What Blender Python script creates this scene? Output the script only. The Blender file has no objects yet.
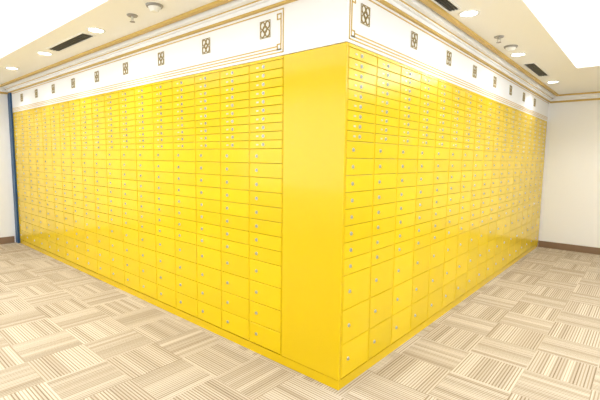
import bpy, bmesh, math, random
import numpy as np
from mathutils import Vector, Matrix
random.seed(4)
S = bpy.context.scene
COL = S.collection
S.view_settings.view_transform = 'Standard'

# ------------------------------------------------------------ camera fit
# world: yellow corner edge at the origin, left run along -X (front y=0), right run along +Y (front x=0)
obs = [('c',0,345,42),('c',1,340,393),('p',0,284,55),('p',1,281,363),
       ('l',0,13,112),('l',1,20,243),('r',0,547,122),('r',1,538,247)]
def proj(p, X):
    cx,cy,yaw,pit,rol,f = p[:6]
    fw = np.array([math.cos(yaw)*math.cos(pit), math.sin(yaw)*math.cos(pit), -math.sin(pit)])
    rt = np.array([math.sin(yaw), -math.cos(yaw), 0.0])
    up = np.cross(rt, fw)
    r2 = rt*math.cos(rol)+up*math.sin(rol); u2 = -rt*math.sin(rol)+up*math.cos(rol)
    d = np.array(X)-np.array([cx,cy,1.6])
    return 300+f*d.dot(r2)/d.dot(fw), 200-f*d.dot(u2)/d.dot(fw)
def res(p):
    H,L,R,W = p[6:]
    out=[]
    for k,b,x,y in obs:
        z = 0 if b else H
        X = {'c':(0,0,z),'p':(-W,0,z),'l':(-L,0,z),'r':(0,R,z)}[k]
        a = proj(p,X); out += [a[0]-x, a[1]-y]
    return np.array(out)
p = np.array([1.51,-2.165,math.radians(130.9),math.radians(6),0,407,2.31,6.75,6.2,.53])
for it in range(60):
    r = res(p); J = np.zeros((len(r),len(p)))
    for i in range(len(p)):
        q = p.copy(); q[i]+=1e-5; J[:,i]=(res(q)-r)/1e-5
    p = p - np.linalg.solve(J.T@J+1e-3*np.eye(len(p)), J.T@r)
CX,CY,YAW,PIT,ROL,F,H,LE,RE,PW = [float(v) for v in p]
fw = Vector((math.cos(YAW)*math.cos(PIT), math.sin(YAW)*math.cos(PIT), -math.sin(PIT)))
rt = Vector((math.sin(YAW), -math.cos(YAW), 0)); up = rt.cross(fw)
r2 = rt*math.cos(ROL)+up*math.sin(ROL); u2 = -rt*math.sin(ROL)+up*math.cos(ROL)
ZC = 2.80
cam = bpy.data.cameras.new('camera'); co = bpy.data.objects.new('camera', cam); COL.objects.link(co)
M = Matrix.Identity(4)
for i in range(3):
    M[i][0]=r2[i]; M[i][1]=u2[i]; M[i][2]=-fw[i]; M[i][3]=(CX,CY,1.6)[i]
co.matrix_world = M
cam.sensor_width=36; cam.lens=36*F/600; cam.clip_start=.05
S.camera = co

# ------------------------------------------------------------ materials
def mat(name, col, rough=.5, metal=0, coat=0, emis=0, bump=0, bscale=200, var=0, spec=.5, perobj=False):
    m = bpy.data.materials.new(name); m.use_nodes=True
    n=m.node_tree.nodes; l=m.node_tree.links; b=n['Principled BSDF']
    b.inputs['Base Color'].default_value=(*col,1); b.inputs['Roughness'].default_value=rough
    b.inputs['Metallic'].default_value=metal; b.inputs['Coat Weight'].default_value=coat
    b.inputs['Coat Roughness'].default_value=.08; b.inputs['Specular IOR Level'].default_value=spec
    if emis:
        b.inputs['Emission Color'].default_value=(*col,1); b.inputs['Emission Strength'].default_value=emis
    geo=n.new('ShaderNodeNewGeometry')
    nt=n.new('ShaderNodeTexNoise'); nt.inputs['Scale'].default_value=bscale
    l.new(geo.outputs['Position'], nt.inputs['Vector'])
    if bump:
        bp=n.new('ShaderNodeBump'); bp.inputs['Strength'].default_value=bump; bp.inputs['Distance'].default_value=.002
        l.new(nt.outputs['Fac'],bp.inputs['Height']); l.new(bp.outputs['Normal'],b.inputs['Normal'])
    if var:
        n2=n.new('ShaderNodeTexNoise'); n2.inputs['Scale'].default_value=1.3; l.new(geo.outputs['Position'],n2.inputs['Vector'])
        mx=n.new('ShaderNodeMix'); mx.data_type='RGBA'
        mx.inputs['A'].default_value=(*[c*(1-var) for c in col],1); mx.inputs['B'].default_value=(*[min(1,c*(1+var)) for c in col],1)
        if perobj:
            oi=n.new('ShaderNodeObjectInfo'); l.new(oi.outputs['Random'],mx.inputs['Factor'])
        else: l.new(n2.outputs['Fac'],mx.inputs['Factor'])
        l.new(mx.outputs['Result'],b.inputs['Base Color'])
    return m
YEL = mat('yellow_enamel',(.79,.545,.0008),.22,0,.15,bump=.05,bscale=300,var=.045,spec=.28,perobj=True)
YEL_P = mat('yellow_enamel_panel',(.77,.515,.0008),.20,0,.2,bump=.05,bscale=300,var=.03,spec=.28)
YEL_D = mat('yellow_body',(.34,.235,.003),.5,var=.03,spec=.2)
STEEL = mat('brushed_steel',(.70,.70,.68),.32,.9)
PLATEM = mat('plate_metal',(.62,.58,.44),.4,.5)
SLOT = mat('keyhole_dark',(.07,.05,.03),.5)
WHITE = mat('white_plaster',(.93,.93,.93),.7,bump=.1,bscale=60,var=.008)
IVORY = mat('ivory_wall',(.95,.95,.95),.7,bump=.1,bscale=60,var=.01)
CEIL = mat('ceiling_paint',(.93,.925,.915),.8,bump=.05,bscale=40,var=.008)
GOLD = mat('gold_line',(.62,.42,.11),.45)
BRONZE = mat('bronze_gold',(.31,.22,.065),.45,.1)
CREAM = mat('cream_plaque',(.90,.885,.83),.5)
BROWN = mat('brown_baseboard',(.24,.15,.09),.45,var=.1)
BLUE = mat('blue_paint',(.012,.07,.18),.4)
GRILLE = mat('black_grille',(.02,.02,.02),.5)
PLAST = mat('white_plastic',(.85,.85,.83),.4)
GREYP = mat('grey_plastic',(.30,.28,.25),.4)
LAMP = mat('lamp_glow',(1,.97,.92),.5,emis=14)

def carpet():
    m=bpy.data.materials.new('striped_carpet_tile'); m.use_nodes=True
    n=m.node_tree.nodes; l=m.node_tree.links; b=n['Principled BSDF']
    b.inputs['Roughness'].default_value=.95; b.inputs['Specular IOR Level'].default_value=.15
    def math_(op,a,c=None,v=None):
        k=n.new('ShaderNodeMath'); k.operation=op
        for i,s in enumerate((a,c)):
            if s is None: continue
            if isinstance(s,(int,float)): k.inputs[i].default_value=s
            else: l.new(s,k.inputs[i])
        return k.outputs[0]
    geo=n.new('ShaderNodeNewGeometry'); sp=n.new('ShaderNodeSeparateXYZ'); l.new(geo.outputs['Position'],sp.inputs[0])
    T=.42
    x=math_('DIVIDE',math_('ADD',sp.outputs[0],20.1),T); y=math_('DIVIDE',math_('ADD',sp.outputs[1],20.2),T)
    fx=math_('FLOOR',x); fy=math_('FLOOR',y)
    par=math_('MODULO',math_('ADD',fx,fy),2)
    inv=math_('SUBTRACT',1,par)
    c=math_('ADD',math_('MULTIPLY',x,par),math_('MULTIPLY',y,inv))
    cb=n.new('ShaderNodeCombineXYZ'); l.new(fx,cb.inputs[0]); l.new(fy,cb.inputs[1])
    wn=n.new('ShaderNodeTexWhiteNoise'); wn.noise_dimensions='2D'; l.new(cb.outputs[0],wn.inputs['Vector'])
    off=math_('MULTIPLY',wn.outputs['Value'],57.0)
    cc=math_('ADD',c,off)
    N=20
    st=math_('FLOOR',math_('MULTIPLY',cc,N))
    w1=n.new('ShaderNodeTexWhiteNoise'); w1.noise_dimensions='1D'; l.new(st,w1.inputs['W'])
    rib=math_('FRACT',math_('MULTIPLY',cc,N))
    tri=math_('ABSOLUTE',math_('SUBTRACT',rib,.5))
    dark=math_('MULTIPLY',math_('LESS_THAN',tri,.20),math_('ADD',.35,math_('MULTIPLY',w1.outputs['Value'],.65)))
    st2=math_('FLOOR',math_('MULTIPLY',cc,10))
    w2=n.new('ShaderNodeTexWhiteNoise'); w2.noise_dimensions='1D'; l.new(st2,w2.inputs['W'])
    v=math_('SUBTRACT',math_('ADD',.60,math_('MULTIPLY',w2.outputs['Value'],.24)),math_('MULTIPLY',dark,.50))
    nz=n.new('ShaderNodeTexNoise'); nz.inputs['Scale'].default_value=140; l.new(geo.outputs['Position'],nz.inputs['Vector'])
    v=math_('ADD',v,math_('MULTIPLY',math_('SUBTRACT',nz.outputs['Fac'],.5),.22))
    v=math_('ADD',v,math_('MULTIPLY',math_('SUBTRACT',wn.outputs['Value'],.5),.06))
    cr=n.new('ShaderNodeValToRGB'); l.new(v,cr.inputs[0])
    e=cr.color_ramp.elements; e[0].position=.05; e[0].color=(.23,.165,.10,1); e[1].position=.88; e[1].color=(.74,.66,.54,1)
    k=e.new(.5); k.color=(.42,.335,.235,1)
    l.new(cr.outputs[0],b.inputs['Base Color'])
    bp=n.new('ShaderNodeBump'); bp.inputs['Strength'].default_value=.3; bp.inputs['Distance'].default_value=.003
    l.new(v,bp.inputs['Height']); l.new(bp.outputs[0],b.inputs['Normal'])
    return m
CARPET=carpet()

# ------------------------------------------------------------ helpers
def bx(bm,x0,x1,y0,y1,z0,z1,bev=0,mi=0):
    g=bmesh.ops.create_cube(bm,size=1)
    vs=g['verts']
    bmesh.ops.scale(bm,vec=(x1-x0,y1-y0,z1-z0),verts=vs)
    bmesh.ops.translate(bm,vec=((x0+x1)/2,(y0+y1)/2,(z0+z1)/2),verts=vs)
    if mi:
        for f in {f for v in vs for f in v.link_faces}: f.material_index=mi
    if bev:
        es=list({e for v in vs for e in v.link_edges})
        bmesh.ops.bevel(bm,geom=es,offset=bev,segments=2,affect='EDGES',profile=.5)
def cyl(bm,r1,r2,h,M4,seg=24,caps=True,mi=0):
    g=bmesh.ops.create_cone(bm,cap_ends=caps,segments=seg,radius1=r1,radius2=r2,depth=h)
    bmesh.ops.transform(bm,matrix=M4,verts=g['verts'])
    if mi:
        for f in {f for v in g['verts'] for f in v.link_faces}: f.material_index=mi
def mesh(name,bm,*mats,smooth=False):
    me=bpy.data.meshes.new(name); bm.normal_update(); bm.to_mesh(me); bm.free()
    for m in mats: me.materials.append(m)
    if smooth:
        for f in me.polygons: f.use_smooth=True
    return me
def link(name,me,parent=None,loc=(0,0,0),rz=0):
    o=bpy.data.objects.new(name,me); COL.objects.link(o); o.parent=parent; o.location=loc; o.rotation_euler=(0,0,rz)
    return o
def tag(o,label,cat,group=None):
    o['label']=label; o['category']=cat
    if group: o['group']=group
    return o
def struct(name,boxes,m,bev=0):
    bm=bmesh.new()
    for b in boxes: bx(bm,*b,bev)
    o=link(name,mesh(name,bm,m)); o['kind']='structure'; return o
def thing(name,label,cat,loc=(0,0,0),rz=0,group=None):
    o=bpy.data.objects.new(name,None); COL.objects.link(o); o.location=loc; o.rotation_euler=(0,0,rz); o.empty_display_size=.1
    return tag(o,label,cat,group)
def copy_tree(o,parent=None):
    c=o.copy(); COL.objects.link(c); c.parent=parent
    for ch in list(o.children): copy_tree(ch,c)
    return c
ORD=['first','second','third','fourth','fifth','sixth','seventh','eighth','ninth','tenth','eleventh','twelfth','thirteenth','fourteenth','fifteenth','sixteenth','seventeenth','eighteenth','nineteenth']

# ------------------------------------------------------------ room
XL=-(LE+.15); YF=RE+.02; XR=3.7; YB=-4.2; ZT=3.12
TO=.70           # tray edge distance from the locker faces
TE=4.14          # far end of the right tray
struct('floor',[(XL-.1,XR+.1,YB-.1,YF+.1,-.1,0)],CARPET)
struct('wall_left',[(XL-.1,XL,YB-.1,.6,0,ZT+.1)],IVORY)
struct('wall_far',[(-.6,XR+.1,YF,YF+.1,0,ZT+.1)],IVORY)
struct('wall_back',[(XL-.1,XR+.1,YB-.1,YB,0,ZT+.1)],IVORY)
struct('wall_right',[(XR,XR+.1,YB,YF,0,ZT+.1)],IVORY)
struct('ceiling',[(XL,TO,-TO,0.55,ZC,ZC+.09),(-.5,TO,.55,YF,ZC,ZC+.09),(TO,XR,TE,YF,ZC,ZC+.09),
                  (XL,XL+.6,-3.5,-TO,ZC,ZC+.09),(XL,XR,YB,-3.5,ZC,ZC+.09),(3.0,XR,-3.5,TE,ZC,ZC+.09)],CEIL)
struct('ceiling_tray',[(XL,XR,YB,YF,ZT,ZT+.08)],WHITE)
s=.14
struct('trim_1',[(XL+.6-s,TO-s,-TO+s,-TO+s+.03,ZC+.09,ZT),(TO-s-.03,TO-s,-TO+s,TE+s,ZC+.09,ZT),(TO-s,3.0+s,TE+s,TE+s+.03,ZC+.09,ZT)],WHITE)
FZ=2.70
struct('wall_front',[(XL,0,0,.5,H+.004,ZC)],WHITE)
struct('wall_inner',[(-.5,-.0005,.5,YF,H+.004,ZC)],WHITE)
def cornice(name,m,steps):
    bm=bmesh.new()
    for d0,z0,z1 in steps:
        bx(bm,XL,d0,-d0,.0,z0,z1); bx(bm,0,d0,0,YF,z0,z1)
    o=link(name,mesh(name,bm,m)); o['kind']='structure'
cornice('trim_2',WHITE,[(.03,FZ+.008,FZ+.035),(.055,FZ+.035,FZ+.055),(.10,FZ+.055,ZC)])
cornice('trim_3',GOLD,[(.024,FZ-.009,FZ+.008),(.060,FZ+.047,FZ+.056)])
struct('trim_4',[(XL,.17,-.17,-.13,ZC-.024,ZC),(.13,.17,-.13,YF,ZC-.024,ZC)],GOLD)
struct('trim_5',[(.10,XR,YF-.08,YF,ZC-.06,ZC),(.10,XR,YF-.03,YF,ZC-.10,ZC-.06)],WHITE)
struct('trim_6',[(.17,XR,YF-.11,YF-.08,ZC-.024,ZC),(.022,XR,YF-.035,YF,ZC-.13,ZC-.10)],GOLD)
struct('trim_7',[(XL,XL+.08,YB,-.10,ZC-.06,ZC),(XL,XL+.03,YB,-.03,ZC-.10,ZC-.06)],WHITE)
struct('trim_8',[(XL,XL+.035,YB,-.022,ZC-.13,ZC-.10)],GOLD)
struct('baseboard_far',[(.0,XR,YF-.015,YF,0,.12)],BROWN)
struct('baseboard_left',[(XL,XL+.015,YB,-.05,0,.12)],BROWN)
def rules(name,left):
    bm=bmesh.new()
    def ln(t0,t1,z0,z1):
        if left: bx(bm,-t1,-t0,-.004,.001,z0,z1)
        else: bx(bm,-.001,.004,t0,t1,z0,z1)
    a=PW if left else .02; b=(LE+.13) if left else YF-.02
    z0,z1=H+.022,FZ-.028
    w=.0078
    for d in (0,.022):
        ln(a+d,b,z0+d,z0+d+w)
        ln(a+d,a+d+w,z0+d,z1-(0 if d==0 else .03))
    ln(a+.06,b,z0+.044,z0+.044+w)
    ln(a,b,z1-w,z1)
    for zz in (z0+.022,z1-.03-.044):
        ln(a+.022,a+.066,zz,zz+w); ln(a+.066-w,a+.066,zz,zz+.044); ln(a+.022,a+.066,zz+.044-w,zz+.044)
    o=link(name,mesh(name,bm,GOLD)); o['kind']='structure'
rules('trim_9',True); rules('trim_10',False)

# ------------------------------------------------------------ ornaments on the frieze
def ornament_meshes():
    qx,qz=.056,.064; bm=bmesh.new(); bx(bm,-qx,qx,-.006,0.001,-qz,qz,.002); a=mesh('plaque',bm,CREAM)
    bm=bmesh.new()
    def ring(cx,cz,rx,rz,w,seg=28,rot=0):
        vs=[]
        for i in range(seg):
            t=2*math.pi*i/seg; row=[]
            for d,yy in ((0,-.0055),(0,-.011),(w,-.011),(w,-.0055)):
                a0=(rx-d)*math.cos(t); b0=(rz-d)*math.sin(t)
                row.append(bm.verts.new((cx+a0*math.cos(rot)-b0*math.sin(rot),yy,(cz+a0*math.sin(rot)+b0*math.cos(rot))*1.14)))
            vs.append(row)
        for i in range(seg):
            A=vs[i];B=vs[(i+1)%seg]
            for k in range(3): bm.faces.new((A[k],A[k+1],B[k+1],B[k]))
    for sx in (-1,1):
        for sz in (-1,1): ring(sx*.0255,sz*.0255,.0255,.0255,.007)
    ring(0,0,.024,.024,.0065)
    ex,ez=.054,.062; w=.004
    for (x0,x1,zz0,zz1) in ((-ex,ex,ez-w,ez),(-ex,ex,-ez,-ez+w),(-ex,-ex+w,-ez+w,ez-w),(ex-w,ex,-ez+w,ez-w)):
        bx(bm,x0,x1,-.009,-.0005,zz0,zz1)
    return a,mesh('knot_relief',bm,BRONZE)
OP,OL=ornament_meshes()
ornament=None
def place_ornament(left,t,i):
    global ornament
    run='left' if left else 'right'
    lab=f'framed bronze gold knot emblem on {run} white frieze, {ORD[i]} from the yellow corner'
    loc=(-t,-.0,2.555) if left else (0,t,2.555); rz=0 if left else math.pi/2
    if ornament is None:
        ornament=thing('frieze_ornament',lab,'ornament',loc,rz,'knot emblems on the frieze')
        link('plaque',OP,ornament); link('knot_relief',OL,ornament)
    else:
        c=copy_tree(ornament); c.location=loc; c.rotation_euler=(0,0,rz); c['label']=lab
for i in range(9): place_ornament(True,.735+.725*i,i)
for i in range(8): place_ornament(False,.20+.735*i,i)

# ------------------------------------------------------------ lockers
PH=.075
NL=NR=18
WL=(LE-PW)/NL; WR=(RE-.02)/NR
def lock_mesh():
    bm=bmesh.new(); R=Matrix.Rotation(math.pi/2,4,'X')
    cyl(bm,.0138,.0118,.005,Matrix.Translation((0,-.0025,0))@R)
    cyl(bm,.0092,.0092,.001,Matrix.Translation((0,-.0052,0))@R,24,mi=1)
    cyl(bm,.0072,.007,.007,Matrix.Translation((0,-.0055,0))@R,16)
    bx(bm,-.0016,.0016,-.0098,-.0085,-.0055,.0055,mi=1)
    return mesh('lock',bm,STEEL,SLOT)
LOCK=lock_mesh()
bm=bmesh.new(); bx(bm,-.013,.013,-.002,0,-.0055,.0055,.001); PLATE=mesh('number_plate',bm,PLATEM)
def door_mesh(w,h):
    bm=bmesh.new(); g=.0016
    bx(bm,g,w-g,-.011,.006,g-h/2,h/2-g,.0032)
    return mesh('door',bm,YEL)
def make_cabinet(w,rows):
    t=thing('locker_cabinet','','locker cabinet')
    bm=bmesh.new(); bx(bm,.001,w-.001,.000,.49,0,H-PH); link('body',mesh('body',bm,YEL_D),t)
    bm=bmesh.new(); bx(bm,0.0010,.0055,-.008,0,0,H-PH); bx(bm,w-.0055,w-.0010,-.008,0,0,H-PH); bx(bm,.0055,w-.0055,-.010,0,H-PH-.02,H-PH-.0005)
    link('frame',mesh('frame',bm,YEL),t)
    ms={}
    z=H-PH-.022; tot=sum(rows); k=(z-.004)/tot
    for r in rows:
        h=r*k
        if r not in ms: ms[r]=door_mesh(w-.011,h)
        d=link('door',ms[r],t,(.0055,0,z-h/2))
        small=r<.08
        L=link('lock',LOCK,d,(w*(.42 if small else .22),-.011,0)); L['label']='round steel cam lock'
        if small:
            P=link('number_plate',PLATE,d,(w*.24,-.011,0)); P['label']='tiny blank steel plate'
        z-=h
    return t
rowsL=[.064]*10+[.110]*8+[.174]*4
rowsR=[.066]*9+[.113]*8+[.242]*3
cl=make_cabinet(WL,rowsL); cr_=make_cabinet(WR,rowsR)
for i in range(NL):
    c=cl if i==0 else copy_tree(cl)
    c.location=(-PW-WL*(i+1),0.010,PH)
    c['label']='yellow steel locker column on left run, '+(ORD[i]+' from blank corner panel' if i<NL-1 else 'last one, beside the blue strip'); c['group']='locker columns of the left run'
for i in range(NR):
    c=cr_ if i==0 else copy_tree(cr_)
    c.location=(-.010,.02+WR*i,PH); c.rotation_euler=(0,0,math.pi/2)
    c['label']='yellow steel locker column on right run, '+(ORD[i]+' from the near corner edge' if i<NR-1 else 'last one, beside the far white wall'); c['group']='locker columns of the right run'
bm=bmesh.new(); bx(bm,-PW+.003,0,0,.018,PH,H,.003)
tag(link('corner_panel',mesh('corner_panel',bm,YEL_P)),'tall blank glossy yellow panel at the near corner between both locker runs','panel')
bm=bmesh.new(); bx(bm,-LE,-.006,.006,.03,0,PH-.006,.002)
tag(link('kick_plate',mesh('kick_plate',bm,YEL_P)),'low yellow kick plate under the left locker run','kick plate')
bm=bmesh.new(); bx(bm,-.03,-.006,.031,RE,0,PH-.006,.002)
tag(link('kick_plate',mesh('kick_plate',bm,YEL_P)),'low yellow kick plate under the right locker run','kick plate')
bm=bmesh.new(); bx(bm,XL+.002,-LE-.003,-.03,.0,0.001,FZ-.012,.004)
tag(link('blue_panel',mesh('blue_panel',bm,BLUE)),'narrow dark blue upright strip at far left end of the lockers','panel')

# ------------------------------------------------------------ ceiling fittings
def downlight_proto():
    t=thing('downlight','','ceiling light')
    bm=bmesh.new()
    seg=32; prof=[(.085,0),(.083,-.006),(.068,-.008),(.062,-.002)]
    vs=[[bm.verts.new((r*math.cos(2*math.pi*i/seg),r*math.sin(2*math.pi*i/seg),z)) for r,z in prof] for i in range(seg)]
    for i in range(seg):
        for k in range(3): bm.faces.new((vs[i][k],vs[i][k+1],vs[(i+1)%seg][k+1],vs[(i+1)%seg][k]))
    link('trim_ring',mesh('trim_ring',bm,PLAST,smooth=True),t)
    bm=bmesh.new(); cyl(bm,.063,.063,.003,Matrix.Translation((0,0,-.003))); link('lamp',mesh('lamp',bm,LAMP),t)
    return t
DL=None
def spot(x,y,pw):
    l=bpy.data.lights.new('downlight_lamp','SPOT'); l.energy=pw; l.spot_size=math.radians(140); l.spot_blend=.8; l.shadow_soft_size=.06; l.color=(1,.98,.95)
    o=bpy.data.objects.new('downlight_lamp',l); COL.objects.link(o); o.location=(x,y,ZC-.02)
dls=[(-2.60,-.44,'first along the left ceiling band from the near corner',15),(-4.0,-.44,'second along the left ceiling band, beyond the black vent',15),(-5.3,-.44,'third along the left ceiling band',15),(-6.40,-.44,'last on the left ceiling band near the blue strip',22),
     (.30,1.30,'first along the right ceiling band, nearest the corner',13),(.29,2.95,'second along the right ceiling band, before the black vent',13),(.30,5.0,'third along the right ceiling band, beyond the vent',22),(1.0,5.2,'on the far ceiling beyond the bright tray, by the far wall',36)]
for x,y,lb,pw in dls:
    if DL is None: DL=downlight_proto(); c=DL
    else: c=copy_tree(DL)
    c.location=(x,y,ZC); c['label']='round recessed downlight, '+lb; c['group']='recessed downlights'
    spot(x,y,pw)
def vent(x,y,L,rz,label,w=.07):
    t=thing('ceiling_vent',label,'vent',(x,y,ZC),rz,'black slot vents in the ceiling')
    bm=bmesh.new()
    for b in ((-L/2,L/2,-w,-w+.014),(-L/2,L/2,w-.014,w),(-L/2,-L/2+.014,-w+.014,w-.014),(L/2-.014,L/2,-w+.014,w-.014)): bx(bm,b[0],b[1],b[2],b[3],-.008,0,.001)
    link('frame',mesh('frame',bm,PLAST),t)
    bm=bmesh.new(); bx(bm,-L/2+.014,L/2-.014,-w+.014,w-.014,-.002,0); link('backing',mesh('backing',bm,GRILLE),t)
    for k in range(3):
        bm=bmesh.new(); yy=(-.43+.43*k)*w; bx(bm,-L/2+.014,L/2-.014,yy-.002,yy+.002,-.008,-.002); link('slat',mesh('slat',bm,GRILLE),t)
vent(-3.27,-.43,.98,0,'black slot air vent in the left ceiling band')
vent(.285,3.95,.95,math.pi/2,'black slot air vent in the right ceiling band, at its far end')
vent(.235,.70,.92,math.pi/2,'black slot air vent in the right ceiling band, nearest the corner',w=.055)
def detector(x,y,label):
    t=thing('smoke_detector',label,'detector',(x,y,ZC),0)
    bm=bmesh.new(); cyl(bm,.062,.068,.014,Matrix.Translation((0,0,-.007))); link('base',mesh('base',bm,GREYP),t)
    bm=bmesh.new(); cyl(bm,.030,.050,.034,Matrix.Translation((0,0,-.033))); link('sensor_head',mesh('sensor_head',bm,PLAST),t)
    bm=bmesh.new(); cyl(bm,.044,.044,.004,Matrix.Translation((0,0,-.016))); link('sensor_slot',mesh('sensor_slot',bm,GRILLE),t)
def sprinkler(x,y,label):
    t=thing('sprinkler',label,'sprinkler',(x,y,ZC),0)
    bm=bmesh.new(); cyl(bm,.040,.046,.010,Matrix.Translation((0,0,-.005))); link('escutcheon',mesh('escutcheon',bm,GREYP),t)
    bm=bmesh.new(); cyl(bm,.009,.009,.03,Matrix.Translation((0,0,-.02))); bx(bm,-.016,-.010,-.003,.003,-.055,-.02); bx(bm,.010,.016,-.003,.003,-.055,-.02); bx(bm,-.016,.016,-.003,.003,-.022,-.018); link('frame',mesh('frame',bm,STEEL),t)
    bm=bmesh.new(); cyl(bm,.022,.022,.003,Matrix.Translation((0,0,-.055))); link('deflector',mesh('deflector',bm,GREYP),t)
detector(-1.57,-.42,'round smoke detector on the left ceiling band near the corner')
sprinkler(-1.93,-.42,'small sprinkler head on the left ceiling band')
detector(.31,2.55,'round smoke detector on the right ceiling band')
sprinkler(.31,2.12,'small sprinkler head on the right ceiling band')

# ------------------------------------------------------------ lights
def area(x,y,z,sx,sy,pw,rot=(0,0,0),col=(.92,.96,1)):
    l=bpy.data.lights.new('tray_or_fill_light','AREA'); l.shape='RECTANGLE'; l.size=sx; l.size_y=sy; l.energy=pw; l.color=col
    o=bpy.data.objects.new('tray_or_fill_light',l); COL.objects.link(o); o.location=(x,y,z); o.rotation_euler=rot
area(-2.8,-2.1,ZT-.02,5.5,2.2,86)
area(1.85,.6,ZT-.02,2.0,6.4,72)
area(-3.2,-TO+.07,ZC+.11,6.4,.06,46,(math.pi,0,0))
area(TO-.07,1.9,ZC+.11,.06,4.4,36,(math.pi,0,0))
area(1.85,TE+.07,ZC+.11,2.3,.06,18,(math.pi,0,0))
area(-2.4,YB+.05,1.9,6.5,1.8,76,(math.pi/2,0,0),(.87,.94,1))  # not in the tray: added fill off the unseen back wall, brightens left run
area(XR-.05,1.2,1.9,1.8,6.5,66,(0,math.pi/2,0),(.87,.94,1))  # added fill too, no fixture on this unseen wall; brightens right run
W=bpy.data.worlds.new('world'); S.world=W; W.use_nodes=True
W.node_tree.nodes['Background'].inputs[0].default_value=(1,.98,.96,1); W.node_tree.nodes['Background'].inputs[1].default_value=.3
